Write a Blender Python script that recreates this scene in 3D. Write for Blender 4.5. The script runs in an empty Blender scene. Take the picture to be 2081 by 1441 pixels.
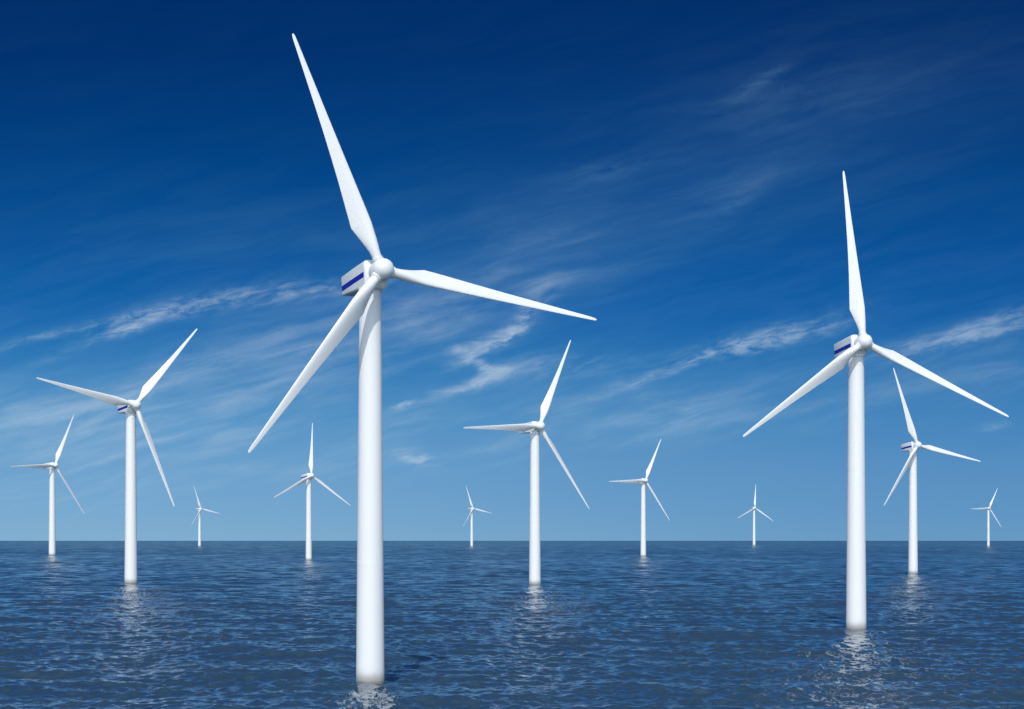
import bpy, bmesh, math, random
import numpy as np
from mathutils import Matrix, Vector

R_ = math.radians
random.seed(7)
scene = bpy.context.scene
COL = scene.collection

CAM_H = 20.0           # eye height above the water, metres
F_PX = 3800.0          # focal length measured on the 2081 px wide photograph
SUN_EL, SUN_AZ = R_(45.0), R_(6.0)     # sun behind the camera, a little to its left


# ------------------------------------------------------------------ node helper
class X:
    """A float socket in a node tree with arithmetic."""
    def __init__(self, nt, s):
        self.nt, self.s = nt, s

    def _m(self, op, *args, clamp=False):
        n = self.nt.nodes.new('ShaderNodeMath')
        n.operation = op
        n.use_clamp = clamp
        for i, a in enumerate((self,) + args):
            if isinstance(a, X):
                self.nt.links.new(a.s, n.inputs[i])
            else:
                n.inputs[i].default_value = float(a)
        return X(self.nt, n.outputs[0])

    def __add__(self, o): return self._m('ADD', o)
    def __radd__(self, o): return self._m('ADD', o)
    def __sub__(self, o): return self._m('SUBTRACT', o)
    def __rsub__(self, o): return (self * -1.0) + o
    def __mul__(self, o): return self._m('MULTIPLY', o)
    def __rmul__(self, o): return self._m('MULTIPLY', o)
    def __truediv__(self, o): return self._m('DIVIDE', o)
    def pow(self, e): return self._m('POWER', e)
    def exp(self): return self._m('EXPONENT')
    def max(self, o): return self._m('MAXIMUM', o)
    def min(self, o): return self._m('MINIMUM', o)
    def abs(self): return self._m('ABSOLUTE')
    def gt(self, o): return self._m('GREATER_THAN', o)
    def clamp(self): return self._m('ADD', 0.0, clamp=True)

    def ss(self, a, b, lo=0.0, hi=1.0):
        n = self.nt.nodes.new('ShaderNodeMapRange')
        n.interpolation_type = 'SMOOTHSTEP'
        self.nt.links.new(self.s, n.inputs['Value'])
        n.inputs['From Min'].default_value = a
        n.inputs['From Max'].default_value = b
        n.inputs['To Min'].default_value = lo
        n.inputs['To Max'].default_value = hi
        return X(self.nt, n.outputs['Result'])


def vec(nt, x, y, z=0.0):
    n = nt.nodes.new('ShaderNodeCombineXYZ')
    for i, a in enumerate((x, y, z)):
        if isinstance(a, X):
            nt.links.new(a.s, n.inputs[i])
        else:
            n.inputs[i].default_value = a
    return n.outputs[0]


def noise(nt, v, scale, detail=4.0, rough=0.55, lac=2.0, dist=0.0, color=False):
    n = nt.nodes.new('ShaderNodeTexNoise')
    nt.links.new(v, n.inputs['Vector'])
    n.inputs['Scale'].default_value = scale
    n.inputs['Detail'].default_value = detail
    n.inputs['Roughness'].default_value = rough
    n.inputs['Lacunarity'].default_value = lac
    n.inputs['Distortion'].default_value = dist
    if color:
        s = nt.nodes.new('ShaderNodeSeparateColor')
        nt.links.new(n.outputs['Color'], s.inputs[0])
        return X(nt, s.outputs[0]), X(nt, s.outputs[1])
    return X(nt, n.outputs[0])


def ramp(nt, fac, stops):
    n = nt.nodes.new('ShaderNodeValToRGB')
    nt.links.new(fac.s, n.inputs[0])
    e = n.color_ramp.elements
    while len(e) < len(stops):
        e.new(0.5)
    for el, (p, c) in zip(e, stops):
        el.position = p
        el.color = (*c, 1.0)
    return n.outputs[0]


def mix(nt, fac, a, b, mode='MIX'):
    n = nt.nodes.new('ShaderNodeMix')
    n.data_type = 'RGBA'
    n.blend_type = mode
    for sock, v in ((n.inputs[0], fac), (n.inputs[6], a), (n.inputs[7], b)):
        if isinstance(v, X):
            nt.links.new(v.s, sock)
        elif isinstance(v, (int, float)):
            sock.default_value = v
        elif isinstance(v, tuple):
            sock.default_value = (*v, 1.0)
        else:
            nt.links.new(v, sock)
    return n.outputs[2]


def lin(r, g, b):
    f = lambda c: c / 12.92 / 255 if c <= 10 else ((c / 255 + 0.055) / 1.055) ** 2.4
    return (f(r), f(g), f(b))


# ------------------------------------------------------------------ sky
def build_world():
    w = bpy.data.worlds.new("World")
    scene.world = w
    w.use_nodes = True
    nt = w.node_tree
    nt.nodes.clear()
    out = nt.nodes.new('ShaderNodeOutputWorld')
    bg = nt.nodes.new('ShaderNodeBackground')
    bg.inputs['Strength'].default_value = 0.15
    nt.links.new(bg.outputs[0], out.inputs[0])
    sky = nt.nodes.new('ShaderNodeTexSky')
    sky.sky_type = 'NISHITA'
    sky.sun_disc = False
    sky.sun_elevation = SUN_EL
    sky.sun_rotation = math.pi + SUN_AZ
    sky.altitude = 0
    sky.air_density = 1.0
    sky.dust_density = 0.6
    sky.ozone_density = 2.0

    tc = nt.nodes.new('ShaderNodeTexCoord')
    sp = nt.nodes.new('ShaderNodeSeparateXYZ')
    nt.links.new(tc.outputs['Generated'], sp.inputs[0])
    x, y, z = (X(nt, sp.outputs[i]) for i in range(3))
    # bearing and height above the horizon as tangents, towards the north half of the sky
    yy = y.max(0.15)
    u = x / yy * (F_PX / 1000.0)
    v = z.abs() / yy * (F_PX / 1000.0)

    # clear air: pale at the horizon, deep polarised blue higher up
    tz = (v / 1.6).clamp()
    g = lambda px: (1098.5 - px) / 1600.0
    S = 1.0 / 0.15
    stops = [(1098, (132, 176, 208)), (1040, (122, 170, 209)), (950, (108, 161, 206)), (850, (82, 146, 198)),
             (740, (45, 121, 184)), (620, (17, 98, 169)), (480, (6, 82, 150)), (300, (1, 64, 129)),
             (120, (1, 51, 112)), (-60, (0, 44, 101)), (-500, (0, 36, 88))]
    base = ramp(nt, tz, [(max(0.0, g(p)), tuple(a for a in lin(*c))) for p, c in stops])

    # ---- cirrus
    wx, wy = noise(nt, vec(nt, u, v), 3.0, 5.0, 0.6, color=True)
    uw = u + (wx - 0.5) * 0.075
    vw = v + (wy - 0.5) * 0.055
    ca, sa = math.cos(R_(14)), math.sin(R_(14))
    s0 = uw * ca + vw * sa
    t0 = vw * ca - uw * sa
    fib = noise(nt, vec(nt, s0 * 1.0, t0 * 7.0), 3.4, 7.0, 0.62, dist=0.35)      # long combed fibres
    fine = noise(nt, vec(nt, s0 * 8.0, t0 * 26.0), 2.2, 6.0, 0.62, dist=0.6)     # curdled detail
    puff = noise(nt, vec(nt, uw * 1.0, vw * 2.2), 2.1, 5.0, 0.6, dist=0.2)       # broad patches
    fibre = fib.ss(0.30, 0.78)
    curd = fine.ss(0.30, 0.74)

    def stroke(px, py, ang, length, below, above, amp, curve=0.0, wisp=0.6, veil=False):
        """A streak of ice cloud centred on a bearing/height, tilted, with its own edge softness."""
        cu, cv = (px - 1040.5) / 1000.0, (1098.5 - py) / 1000.0
        c, s = math.cos(R_(ang)), math.sin(R_(ang))
        du, dv = uw - cu, vw - cv
        a = du * c + dv * s
        b = dv * c - du * s
        if curve:
            b = b - a * a * curve
        up = b.gt(0.0)
        ib = up * (1.0 / above - 1.0 / below) + 1.0 / below
        q = b * ib
        p = a * (1.0 / length)
        m = ((p * p + q * q) * -1.0).exp()
        if veil:
            return m * (fibre * 0.42 + puff * 0.62) * (amp * VEIL)
        return m * (curd * wisp + fibre * (1.0 - wisp)) * (amp * BOOST)

    VEIL, BOOST = 0.72, 1.6
    parts = [
        # the long streak on the left
        stroke(350, 640, 16, 0.20, 0.010, 0.026, 0.64, curve=-0.25),
        stroke(255, 682, 12, 0.055, 0.010, 0.022, 0.45),
        stroke(590, 604, 9, 0.20, 0.014, 0.022, 0.46, curve=-0.2),
        stroke(110, 683, 12, 0.19, 0.007, 0.012, 0.42),
        # zigzag wisp in the middle
        stroke(1052, 664, 52, 0.050, 0.018, 0.016, 0.74, wisp=0.8),
        stroke(992, 708, 30, 0.075, 0.010, 0.022, 0.66, wisp=0.8),
        stroke(960, 738, -32, 0.050, 0.014, 0.010, 0.62, wisp=0.8),
        stroke(1000, 764, 26, 0.042, 0.010, 0.012, 0.85, wisp=0.7),
        stroke(935, 794, 19, 0.11, 0.008, 0.016, 0.42),
        stroke(1140, 752, 6, 0.17, 0.026, 0.030, 0.34, wisp=0.4),
        stroke(1105, 600, 40, 0.05, 0.03, 0.03, 0.28),
        # streaks on the right
        stroke(1510, 714, 14, 0.13, 0.012, 0.030, 0.72, curve=0.1),
        stroke(1375, 752, 19, 0.14, 0.010, 0.016, 0.55),
        stroke(1640, 672, 15, 0.13, 0.022, 0.026, 0.36),
        stroke(1960, 692, 13, 0.17, 0.014, 0.024, 0.62),
        stroke(2050, 645, 18, 0.13, 0.016, 0.026, 0.36),
        # small puffs and high wisps
        stroke(850, 935, -18, 0.035, 0.014, 0.014, 0.75, wisp=0.7),
        stroke(820, 826, 14, 0.026, 0.007, 0.009, 0.62),
        stroke(2020, 867, 2, 0.035, 0.007, 0.012, 0.45),
        stroke(1225, 348, 10, 0.13, 0.018, 0.026, 0.13),
        stroke(1545, 165, 32, 0.06, 0.012, 0.016, 0.20),
        stroke(1620, 200, 8, 0.22, 0.05, 0.05, 0.09, wisp=0.3),
        stroke(1510, 395, 30, 0.10, 0.03, 0.04, 0.12, wisp=0.5),
        # thin veils combed across the sky
        stroke(1000, 560, 22, 0.50, 0.10, 0.10, 0.46, veil=True),
        stroke(800, 660, 15, 0.40, 0.08, 0.07, 0.48, veil=True),
        stroke(380, 760, 12, 0.55, 0.07, 0.07, 0.62, veil=True),
        stroke(150, 880, 6, 0.70, 0.12, 0.09, 0.85, veil=True),
        stroke(1250, 850, 8, 0.75, 0.07, 0.06, 0.62, veil=True),
        stroke(1700, 800, 8, 0.60, 0.06, 0.07, 0.55, veil=True),
        stroke(1650, 250, 12, 0.55, 0.18, 0.18, 0.15, veil=True),
        stroke(600, 480, 5, 0.45, 0.05, 0.07, 0.16, veil=True),
    ]
    dens = parts[0]
    for p in parts[1:]:
        dens = dens + p
    # faint fibres everywhere, strongest low down
    dens = dens + fibre * puff * tz.ss(0.0, 0.55, 0.40, 0.02)
    dens = (1.0 - (dens * -1.0).exp()).clamp()
    cloud = mix(nt, dens.ss(0.10, 0.62), lin(118, 172, 206), lin(205, 222, 234))
    front = mix(nt, dens * 0.78, base, cloud)
    # to the right the low sky is a little greyer and deeper, to the left lighter
    side = u.ss(-1.1, 1.1)
    front = mix(nt, tz.ss(0.0, 0.62, 1.0, 0.0) * side, front,
                mix(nt, 1.0, front, (0.60, 0.75, 0.86), 'MULTIPLY'))
    sc = nt.nodes.new('ShaderNodeVectorMath')
    sc.operation = 'SCALE'
    nt.links.new(front, sc.inputs[0])
    sc.inputs['Scale'].default_value = S

    # behind and overhead: sky texture brightened and warmed, added fill light for the towers
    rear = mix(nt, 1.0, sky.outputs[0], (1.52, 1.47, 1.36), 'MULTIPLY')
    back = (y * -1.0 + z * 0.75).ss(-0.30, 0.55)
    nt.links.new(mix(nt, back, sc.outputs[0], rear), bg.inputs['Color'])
    w.cycles.sampling_method = 'MANUAL'
    w.cycles.sample_map_resolution = 512


build_world()


# ------------------------------------------------------------------ materials
def new_mat(name):
    m = bpy.data.materials.new(name)
    m.use_nodes = True
    return m, m.node_tree, m.node_tree.nodes['Principled BSDF']


def paint(name, rgb, rough=0.45, dirt=0.0):
    m, nt, b = new_mat(name)
    tc = nt.nodes.new('ShaderNodeTexCoord')
    n = noise(nt, tc.outputs['Object'], 7.0, 2.0, 0.5)
    c = mix(nt, n.ss(0.35, 0.75) * (0.10 + dirt), rgb, tuple(a * k for a, k in zip(rgb, (0.84, 0.86, 0.87))))
    nt.links.new(c, b.inputs['Base Color'])
    b.inputs['Roughness'].default_value = rough
    return m


WHITE = (0.80, 0.805, 0.80)
M_BLADE = paint('blade_gelcoat', WHITE, 0.42)
M_HUB = paint('hub_paint', (0.79, 0.80, 0.80), 0.40)
M_NAC = paint('nacelle_paint', (0.73, 0.765, 0.775), 0.5, 0.10)
M_RING = paint('ring_paint', (0.80, 0.81, 0.81), 0.4)
M_BLUE = paint('blue_stripe_paint', (0.008, 0.016, 0.34), 0.45)
M_DARK = paint('seam_rubber', (0.25, 0.27, 0.29), 0.6)


def tower_mat(name, foot):
    m, nt, b = new_mat(name)
    tc = nt.nodes.new('ShaderNodeTexCoord')
    sp = nt.nodes.new('ShaderNodeSeparateXYZ')
    nt.links.new(tc.outputs['Object'], sp.inputs[0])
    ox, oy, oz = (X(nt, sp.outputs[i]) for i in range(3))
    # faint rain streaks running down the paint
    st = noise(nt, vec(nt, ox * 1.0, oy * 1.0, oz * 0.05), 60.0, 4.0, 0.6).ss(0.45, 0.8)
    c = mix(nt, st * 0.14, WHITE, (0.66, 0.67, 0.66))
    if foot:
        wob = noise(nt, vec(nt, ox, oy, oz * 0.6), 24.0, 5.0, 0.65)
        hgt = oz + (wob - 0.5) * 0.016
        c = mix(nt, hgt.ss(0.012, 0.075, 0.60, 0.0), c, (0.47, 0.47, 0.46))      # salt and grime
        c = mix(nt, hgt.ss(0.002, 0.056, 0.95, 0.0), c, (0.29, 0.28, 0.26))      # weed line
        c = mix(nt, hgt.ss(-0.002, 0.018, 0.80, 0.0), c, (0.15, 0.145, 0.125))
    nt.links.new(c, b.inputs['Base Color'])
    b.inputs['Roughness'].default_value = 0.5
    return m


M_TOWER = tower_mat('tower_paint', False)
M_FOOT = tower_mat('foundation_paint_with_weed_line', True)


RIP1, RIP2 = 0.22, 0.04      # heights of the ripples, metres


def water_mat():
    m, nt, b = new_mat('sea_water')
    geo = nt.nodes.new('ShaderNodeNewGeometry')
    sp = nt.nodes.new('ShaderNodeSeparateXYZ')
    nt.links.new(geo.outputs['Position'], sp.inputs[0])
    px, py = X(nt, sp.outputs[0]), X(nt, sp.outputs[1])
    def height(ex, ey):
        x, y = px + ex, py + ey
        n1 = noise(nt, vec(nt, x * 1.0 + y * 0.06, y * 0.38), 0.80, 2.0, 0.5, dist=0.3)
        n2 = noise(nt, vec(nt, x * 1.0 - y * 0.10, y * 0.6, 3.7), 2.3, 2.0, 0.55, dist=0.3)
        return n1 * RIP1 + n2 * RIP2
    gust = noise(nt, vec(nt, px * 1.0 - py * 0.05, py * 0.09), 0.16, 7.0, 0.62, dist=0.3).ss(0.30, 0.70, 0.45, 1.45)
    gust = gust * noise(nt, vec(nt, px, py * 0.22, 9.0), 0.045, 6.0, 0.65).ss(0.36, 0.64, 0.45, 1.9)
    e = 0.08
    h0, hx, hy = height(0, 0), height(e, 0), height(0, e)
    geo_n = geo.outputs['Normal']
    ad = nt.nodes.new('ShaderNodeVectorMath')
    nt.links.new(geo_n, ad.inputs[0])
    nt.links.new(vec(nt, (h0 - hx) / e * gust, (h0 - hy) / e * gust, 0.0), ad.inputs[1])
    nm = nt.nodes.new('ShaderNodeVectorMath')
    nm.operation = 'NORMALIZE'
    nt.links.new(ad.outputs[0], nm.inputs[0])
    nt.links.new(nm.outputs[0], b.inputs['Normal'])
    # gusts ruffle some patches more than others; the water body is a dull green blue
    patch = noise(nt, vec(nt, px * 0.35, py * 1.0), 0.012, 4.0, 0.6)
    c = mix(nt, patch.ss(0.35, 0.7), (0.033, 0.068, 0.104), (0.039, 0.071, 0.096))
    nt.links.new(c, b.inputs['Base Color'])
    # roughness raised farther out along Y to darken the far sea; noise adds flecks
    ruf = noise(nt, vec(nt, px, py * 0.22, 21.0), 0.022, 9.0, 0.72).ss(0.38, 0.62, 0.65, 1.4)
    nt.links.new((py.ss(350.0, 3600.0, 0.085, 0.19) * ruf).s, b.inputs['Roughness'])
    b.inputs['IOR'].default_value = 1.333
    return m


# ------------------------------------------------------------------ the sea
def build_sea():
    rng = np.random.default_rng(349)
    # rows: spacing grows with distance but stays fine enough that crests hide troughs far out
    d_far = 186.0 * np.exp(np.arange(0.0, math.log(7000.0 / 186.0), 1.0 / 560.0))
    d_out = 7000.0 * np.exp(np.arange(0.02, math.log(160000.0 / 7000.0), 0.02))
    d = np.concatenate([[2.0, 8, 18, 30, 45, 62, 80, 100, 118, 134, 148, 160, 170, 178, 183], d_far, d_out, [160000.0]])
    fine = np.arange(-18.5, 18.501, 0.044)
    step, a, side = 0.06, fine[-1], []
    while a + step < 180.0:
        a += step
        side.append(a)
        step = min(step * 1.12, 4.0)
    side = np.array(side)
    th = np.radians(np.concatenate([-side[::-1], fine, side]))
    nr, nc = len(d), len(th)
    D, TH = np.meshgrid(d, th, indexing='ij')
    Xg, Yg = (D * np.sin(TH)).ravel(), (D * np.cos(TH)).ravel()
    dd = np.gradient(d)
    dth = np.gradient(th)
    cell = np.maximum(np.repeat(dd, nc), (D * dth[None, :]).ravel() * 0.7)
    near = cell < 40.0
    xs, ys, cs = Xg[near], Yg[near], cell[near]
    zz, dx, dy = np.zeros_like(xs), np.zeros_like(xs), np.zeros_like(xs)
    N, NX = 120, 40
    lam = np.exp(rng.uniform(math.log(2.1), math.log(60.0), N))
    ang = R_(-90 - 14) + rng.normal(0, R_(42), N)          # wind from beyond, slightly across
    # a second, short-crested chop running across the first
    lam = np.concatenate([lam, np.exp(rng.uniform(math.log(1.6), math.log(5.0), NX))])
    ang = np.concatenate([ang, R_(-14) + math.pi * rng.integers(0, 2, NX) + rng.normal(0, R_(28), NX)])
    for i, (L, t) in enumerate(zip(lam, ang)):
        k = 2 * math.pi / L
        slope = SLOPE * math.sqrt(2.0 / N) if i < N else CROSS * math.sqrt(2.0 / NX)
        slope *= 1.0 if i >= N else min(1.0, (13.0 / L) ** 0.8, (L / 3.2) ** 0.5) * 1.2
        amp = slope / k
        wgt = np.clip((L / cs - 2.2) / 2.5, 0, 1)
        on = wgt > 0
        ph = k * (math.cos(t) * xs[on] + math.sin(t) * ys[on]) + rng.uniform(0, 6.283)
        zz[on] += amp * wgt[on] * np.sin(ph)
        q = 0.85 * amp * wgt[on] * np.cos(ph)
        dx[on] += math.cos(t) * q
        dy[on] += math.sin(t) * q
    co = np.zeros((nr * nc + 1, 3), np.float32)
    co[:-1, 0], co[:-1, 1] = Xg, Yg
    idx = np.nonzero(near)[0]
    co[idx, 0] += dx
    co[idx, 1] += dy
    co[idx, 2] += zz
    i = np.arange(nr - 1)[:, None] * nc
    j = np.arange(nc - 1)[None, :]
    quads = np.stack([i + j, i + j + 1, i + nc + j + 1, i + nc + j], -1).reshape(-1, 4)[:, ::-1]
    seam = np.stack([i[:, 0] + nc - 1, i[:, 0], i[:, 0] + nc, i[:, 0] + 2 * nc - 1], -1)[:, ::-1]
    quads = np.concatenate([quads, seam])
    tri = np.stack([np.full(nc, nr * nc), np.roll(np.arange(nc), -1), np.arange(nc)], -1)
    me = bpy.data.meshes.new('water')
    me.vertices.add(len(co))
    me.vertices.foreach_set('co', co.ravel())
    nl = quads.size + tri.size
    me.loops.add(nl)
    me.loops.foreach_set('vertex_index', np.concatenate([quads.ravel(), tri.ravel()]).astype(np.int32))
    me.polygons.add(len(quads) + len(tri))
    starts = np.concatenate([np.arange(len(quads)) * 4, quads.size + np.arange(len(tri)) * 3]).astype(np.int32)
    me.polygons.foreach_set('loop_start', starts)
    me.polygons.foreach_set('use_smooth', np.ones(len(starts), bool))
    me.update(calc_edges=True)
    me.validate()
    me.materials.append(water_mat())
    o = bpy.data.objects.new('water', me)
    o['kind'] = 'structure'
    o['label'] = 'dark blue wind-ruffled sea reaching the horizon'
    COL.objects.link(o)
    return o


SLOPE, CROSS = 0.112, 0.135
build_sea()


# ------------------------------------------------------------------ turbine parts (unit: rotor radius = 1)
def mesh_obj(name, verts, faces, mats, mat_idx=None, smooth=True, sharp=None):
    me = bpy.data.meshes.new(name)
    me.from_pydata([tuple(v) for v in verts], [], faces)
    for m in mats:
        me.materials.append(m)
    if mat_idx:
        me.polygons.foreach_set('material_index', mat_idx)
    bm = bmesh.new()
    bm.from_mesh(me)
    bmesh.ops.recalc_face_normals(bm, faces=bm.faces[:])
    bm.to_mesh(me)
    bm.free()
    me.polygons.foreach_set('use_smooth', [smooth] * len(me.polygons))
    me.update()
    if smooth and sharp:
        me.set_sharp_from_angle(angle=R_(sharp))
    o = bpy.data.objects.new(name, me)
    COL.objects.link(o)
    return o


def loft(rings, cap0=True, cap1=True):
    n = len(rings[0])
    v = [p for r in rings for p in r]
    f = []
    for i in range(len(rings) - 1):
        for j in range(n):
            k = (j + 1) % n
            f.append((i * n + j, i * n + k, (i + 1) * n + k, (i + 1) * n + j))
    if cap0:
        f.append(tuple(range(n))[::-1])
    if cap1:
        f.append(tuple((len(rings) - 1) * n + j for j in range(n)))
    return v, f


def revolve(profile, axis, n=48):
    """profile: (radius, position) pairs along the axis 'Y' or 'Z'."""
    rings = []
    for r, p in profile:
        ring = []
        for k in range(n):
            a = 2 * math.pi * k / n
            ring.append((r * math.cos(a), p, r * math.sin(a)) if axis == 'Y' else (r * math.cos(a), r * math.sin(a), p))
        rings.append(ring)
    return loft(rings)


HUB_H = 1.66            # nominal hub height; each turbine stretches its tower a little


def make_tower():
    zt, zb = HUB_H - 0.060, 0.483
    r = lambda z: 0.0585 + (0.0445 - 0.0585) * z / zt
    prof = [(r(zb), zb), (r(zb) + 0.00012, zb + 0.0008), (r(zb + .002), zb + 0.002)]
    prof += [(r(z), z) for z in np.linspace(zb + 0.02, 1.06, 12)]
    prof += [(r(1.066) + 0.0001, 1.066), (r(1.068) + 0.0001, 1.068)]
    prof += [(r(z), z) for z in np.linspace(1.08, zt, 12)]
    return mesh_obj('tower', *revolve(prof, 'Z', 64), [M_TOWER], sharp=35)


def make_foundation():
    r = lambda z: 0.0585 - 0.014 * z / (HUB_H - 0.06)
    prof = [(r(-0.12), -0.12)] + [(r(z), z) for z in np.linspace(-0.02, 0.4829, 16)]
    return mesh_obj('foundation', *revolve(prof, 'Z', 64), [M_FOOT], sharp=35)


def rounded_section(hw, zl, zu, y, rc, n=6):
    """A rounded rectangle in the XZ plane at depth y."""
    ring = []
    for cxs, czs, a0 in ((1, 1, 0), (-1, 1, 90), (-1, -1, 180), (1, -1, 270)):
        cx = cxs * (hw - rc)
        cz = (zu - rc) if czs > 0 else (zl + rc)
        for k in range(n + 1):
            a = R_(a0 + 90 * k / n)
            ring.append((cx + rc * math.cos(a), y, cz + rc * math.sin(a)))
    return ring


ST_LO, ST_HI = -0.0147, 0.0075      # the blue stripe's edges on the side panels


def make_nacelle():
    # box body tapering to the tail
    rings = []
    for y, hw, zl, zu, rc in ((0.064, 0.0485, -0.060, 0.0545, 0.012), (0.10, 0.0480, -0.056, 0.0535, 0.011),
                              (0.17, 0.0458, -0.0475, 0.0525, 0.009), (0.308, 0.0400, -0.0330, 0.0490, 0.006),
                              (0.312, 0.0385, -0.0310, 0.0470, 0.005)):
        rings.append(rounded_section(hw, zl, zu, y, rc))
    v, f = loft(rings)
    body = mesh_obj('nacelle', v, f, [M_NAC], sharp=28)
    # stripe strips lie on both flanks, 0.5 mm-scale proud of the panel
    sv, sf = [], []
    for s in (1, -1):
        b0 = len(sv)
        for y, hw in ((0.066, 0.0484), (0.10, 0.0480), (0.17, 0.0458), (0.3078, 0.0400)):
            for z in (ST_LO, ST_HI):
                sv.append((s * (hw - 0.0004), y, z))
                sv.append((s * (hw + 0.0006), y, z))
        for i in range(3):
            a = b0 + i * 4
            q = [(a + 1, a + 5, a + 7, a + 3), (a, a + 2, a + 6, a + 4), (a, a + 4, a + 5, a + 1), (a + 2, a + 3, a + 7, a + 6)]
            sf += q if s > 0 else [t[::-1] for t in q]
        a, e = b0, b0 + 12
        q = [(a, a + 1, a + 3, a + 2), (e, e + 2, e + 3, e + 1)]
        sf += q if s > 0 else [t[::-1] for t in q]
    stripe = mesh_obj('stripe', sv, sf, [M_BLUE], smooth=False)
    stripe.parent = body
    # round cowl between box and hub
    rr = []
    n = 6
    for y, hw, zl, zu, rc in ((0.0445, 0.0445, -0.0505, 0.0455, 0.044), (0.050, 0.0480, -0.0570, 0.0520, 0.036),
                              (0.057, 0.0500, -0.0610, 0.0555, 0.027), (0.0600, 0.0505, -0.0620, 0.0562, 0.023),
                              (0.0655, 0.0505, -0.0620, 0.0562, 0.022)):
        rr.append(rounded_section(hw, zl, zu, y, rc))
    v, f = loft(rr)
    cowl = mesh_obj('front_cowl', v, f, [M_RING], sharp=32)
    cowl.parent = body
    # yaw bearing under the body
    v, f = revolve([(0.0440, -0.078), (0.0490, -0.075), (0.0490, -0.062), (0.0465, -0.060), (0.0465, -0.045)], 'Z', 48)
    yaw = mesh_obj('yaw_bearing', v, f, [M_RING], sharp=35)
    yaw.parent = body
    return body, yaw


def make_hub():
    prof = [(0.0380, 0.0435), (0.0405, 0.040), (0.0425, 0.030), (0.0438, 0.014), (0.0440, -0.004), (0.0432, -0.018),
            (0.0408, -0.030), (0.0362, -0.0405), (0.0290, -0.0490), (0.0195, -0.0550), (0.0095, -0.0583), (0.0012, -0.0592)]
    return mesh_obj('hub', *revolve(prof, 'Y', 64), [M_HUB], sharp=40)


def make_collar():
    """The short stub with a raised lip that a blade root plugs into (axis +Z)."""
    prof = [(0.0232, 0.030), (0.0232, 0.0430), (0.0250, 0.0437), (0.0250, 0.0468), (0.0240, 0.0474),
            (0.0212, 0.0475), (0.0212, 0.0490), (0.0236, 0.0493), (0.0236, 0.0520), (0.0222, 0.0525)]
    return mesh_obj('root_collar', *revolve(prof, 'Z', 40), [M_RING], sharp=30)


def airfoil(t, n):
    """Closed outline: x 0 (leading) .. 1 (trailing), y thickness; upper half is the suction side."""
    pts = []
    for k in range(n):
        a = 2 * math.pi * k / n
        xx = 0.5 * (1 + math.cos(a))
        th = 5 * t * (0.2969 * math.sqrt(xx) - 0.1260 * xx - 0.3516 * xx ** 2 + 0.2843 * xx ** 3 - 0.1015 * xx ** 4)
        camber = 0.16 * xx * (1 - xx) * t * 1.4
        th += 0.004 * xx
        pts.append((xx, camber + th if a < math.pi else camber - th))
    return pts


def make_blade():
    # radius, chord, share of chord ahead of the pitch axis, twist (deg), thickness ratio, roundness of root
    st = [(0.0495, .0400, .50, 28, 1.0, 1.0), (0.066, .0400, .50, 28, 1.0, 1.0), (0.085, .0450, .49, 28, .85, .72),
          (0.110, .0545, .455, 28, .62, .42), (0.140, .0656, .41, 28, .46, .18), (0.170, .0768, .37, 28, .37, .05),
          (0.190, .0845, .35, 27.6, .33, 0), (0.196, .0868, .345, 27.4, .315, 0), (0.203, .0862, .345, 27.2, .305, 0),
          (0.225, .0835, .35, 26.2, .29, 0),
          (0.260, .0795, .355, 24.8, .27, 0), (0.320, .0718, .365, 22.5, .25, 0), (0.400, .0622, .38, 20, .23, 0),
          (0.500, .0520, .395, 17, .215, 0), (0.600, .0428, .41, 14.5, .20, 0), (0.700, .0350, .42, 12.5, .19, 0),
          (0.800, .0276, .43, 11, .18, 0), (0.880, .0215, .44, 10, .175, 0), (0.940, .0172, .45, 9, .17, 0),
          (0.975, .0145, .46, 9, .17, 0), (0.990, .0118, .48, 9, .17, 0), (0.997, .0078, .49, 9, .17, 0), (1.000, .0030, .50, 9, .17, 0)]
    n = 36
    rings = []
    for r, c, le, tw, t, rd in st:
        af = airfoil(t, n)
        b = R_(tw)
        ring = []
        for k, (xx, yy) in enumerate(af):
            a = 2 * math.pi * k / n
            cxx, cyy = 0.5 + 0.5 * math.cos(a), 0.5 * math.sin(a)
            xx = xx * (1 - rd) + cxx * rd
            yy = yy * (1 - rd) + cyy * rd
            px, py = (le - xx) * c, yy * c          # leading edge to +X, suction side to +Y
            ring.append((px * math.cos(b) + py * math.sin(b), -px * math.sin(b) + py * math.cos(b), r))
        rings.append(ring)
    v, f = loft(rings)
    return mesh_obj('blade', v, f, [M_BLADE], sharp=50)


PROTO = dict(tower=make_tower(), foundation=make_foundation(), hub=make_hub(), blade=make_blade(), collar=make_collar())
PROTO['nacelle'], PROTO['yaw'] = make_nacelle()
PROTO['collar'].parent = PROTO['blade']
used = set()


def take(o):
    """First call hands out the object itself, later calls a linked copy with copies of its sub-parts."""
    if o.name not in used:
        used.add(o.name)
        return o
    c = o.copy()
    COL.objects.link(c)
    for ch in list(o.children):
        k = ch.copy()
        COL.objects.link(k)
        k.parent = c
    return c


GROUP = 'wind turbines standing in the sea'
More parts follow.
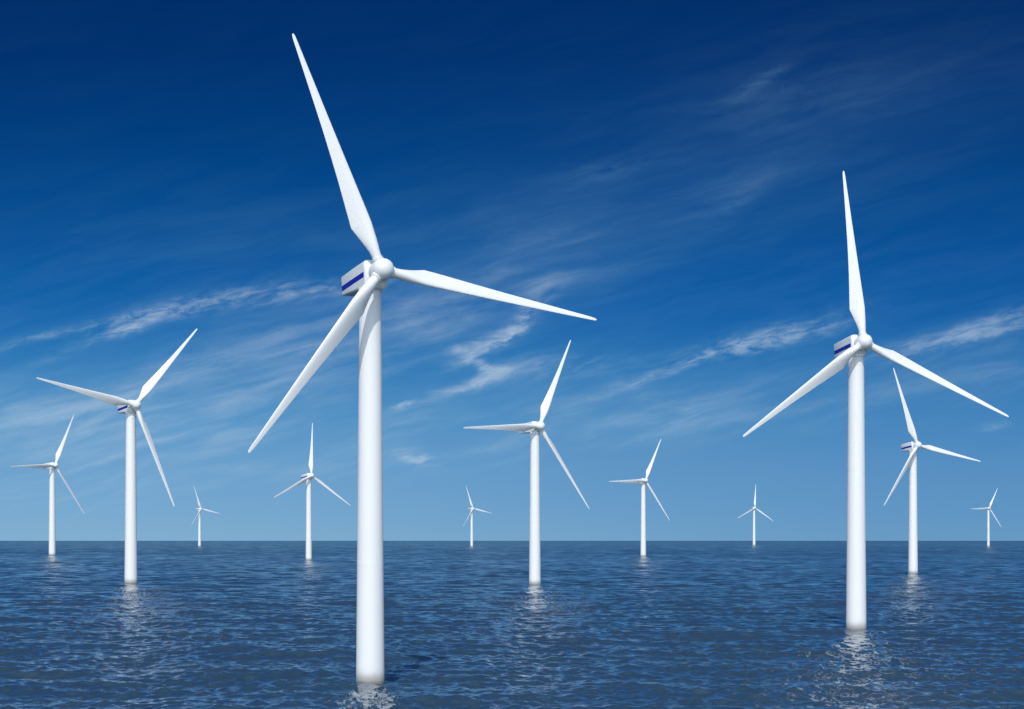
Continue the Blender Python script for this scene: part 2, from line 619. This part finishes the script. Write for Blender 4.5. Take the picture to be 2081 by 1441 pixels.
# x, y, rotor radius, hub height / radius, yaw, rotor angle, axis tilt, overhang, label
TURBINES = [
    (-19.83, 261.62, 34.018, 1.6869, 29.20, -20.84, 7.5, 0.110,
     'huge nearest white wind turbine, blue stripe on its nacelle, left of centre'),
    (76.66, 416.44, 38.486, 1.6585, 18.74, -4.96, 7.0, 0.085,
     'second largest white wind turbine, on the right, one blade almost straight up and two drooping'),
    (-175.03, 858.76, 49.666, 1.6502, 38.21, 41.16, 6.0, 0.095,
     'medium white wind turbine left of the huge one, blades pointing up-right, left and steeply down'),
    (10.22, 835.16, 44.553, 1.5922, 38.91, 26.50, 5.5, 0.075,
     'medium white wind turbine just right of the huge one, level left blade hides its nacelle'),
    (237.96, 1109.49, 48.238, 1.5818, 29.95, -19.35, 6.5, 0.080,
     'medium white wind turbine with thin blue stripe, standing right behind the second largest one'),
    (-203.95, 1876.54, 53.589, 1.5854, 40.79, 4.24, 6.5, 0.085,
     'small white wind turbine close left of the huge tower, one blade straight up'),
    (161.70, 2303.03, 59.026, 1.5883, 34.70, 27.55, 6.5, 0.075,
     'small white wind turbine with level left blade, midway between huge and second largest towers'),
    (-600.96, 2443.73, 75.890, 1.5573, 54.31, 26.70, 5.0, 0.075,
     'small white wind turbine at the far left edge with a level left blade'),
    (-1058.33, 6333.33, 81.925, 1.5481, 49.59, -19.01, 6.0, 0.090,
     'tiny distant white wind turbine, leftmost of the tiny ones at the horizon'),
    (-131.04, 6080.00, 78.377, 1.5781, 42.08, -18.94, 7.0, 0.085,
     'tiny distant white wind turbine between the huge tower and the medium one right of it'),
    (955.34, 7378.64, 93.892, 1.5809, 22.68, 3.74, 5.5, 0.075,
     'tiny distant white wind turbine left of the second largest tower, one blade straight up'),
    (1548.96, 6080.00, 74.382, 1.6801, 20.89, 27.63, 6.0, 0.075,
     'tiny distant white wind turbine at the far right edge with a level left blade'),
]
LENGTH = {0: 1.0, 1: 0.89, 4: 0.80}        # nacelles are not all equally long
for n, (x, y, rad, hr, yaw, az, tilt, over, label) in enumerate(TURBINES):
    root = bpy.data.objects.new('wind_turbine', None)
    COL.objects.link(root)
    root.empty_display_size = 0.2
    root.location = (x, y, 0.0)
    root.rotation_euler = (0, 0, R_(yaw))
    root.scale = (rad, rad, rad)
    root['label'] = label
    root['category'] = 'wind turbine'
    root['group'] = GROUP
    k = hr / HUB_H
    for p in ('tower', 'foundation'):
        o = take(PROTO[p])
        o.parent = root
        o.scale = (1, 1, k)
    head = Matrix.Translation((0, -over, hr)) @ Matrix.Rotation(-R_(tilt), 4, 'X')
    o = take(PROTO['nacelle'])
    o.parent = root
    ln = Matrix.Diagonal((1, LENGTH.get(n, 0.92), 1, 1))
    o.matrix_local = head @ ln
    for ch in o.children:
        if ch.name.startswith('yaw_bearing'):        # sits level on the tower top
            ch.matrix_local = (head @ ln).inverted() @ Matrix.Translation((0, 0, hr))
    o = take(PROTO['hub'])
    o.parent = root
    o.matrix_local = head
    for b in range(3):
        spin = head @ Matrix.Rotation(R_(az + 120 * b), 4, 'Y')
        o = take(PROTO['blade'])
        o.parent = root
        o.matrix_local = spin @ Matrix.Rotation(R_(2.5), 4, 'X')

# ------------------------------------------------------------------ sun
sun = bpy.data.lights.new('sun', 'SUN')
sun.energy = 2.55
sun.angle = R_(0.5)
sun.color = (1.0, 0.965, 0.91)
so = bpy.data.objects.new('sun', sun)
COL.objects.link(so)
to_sun = Vector((-math.sin(SUN_AZ) * math.cos(SUN_EL), -math.cos(SUN_AZ) * math.cos(SUN_EL), math.sin(SUN_EL)))
so.rotation_euler = to_sun.to_track_quat('Z', 'Y').to_euler()

# ------------------------------------------------------------------ camera
cam = bpy.data.cameras.new('camera')
cam.sensor_width = 36.0
cam.sensor_fit = 'HORIZONTAL'
cam.lens = 36.0 * F_PX / 2081.0
cam.shift_y = (1098.5 - 720.5) / 2081.0
cam.clip_start = 0.5
cam.clip_end = 400000.0
co = bpy.data.objects.new('camera', cam)
co.location = (0, 0, CAM_H)
co.rotation_euler = (R_(90), 0, 0)
COL.objects.link(co)
scene.camera = co

scene.view_settings.view_transform = 'Standard'
scene.view_settings.look = 'None'
scene.view_settings.exposure = 0.0
scene.view_settings.gamma = 1.0
scene.view_settings.use_curve_mapping = False
scene.cycles.max_bounces = 6
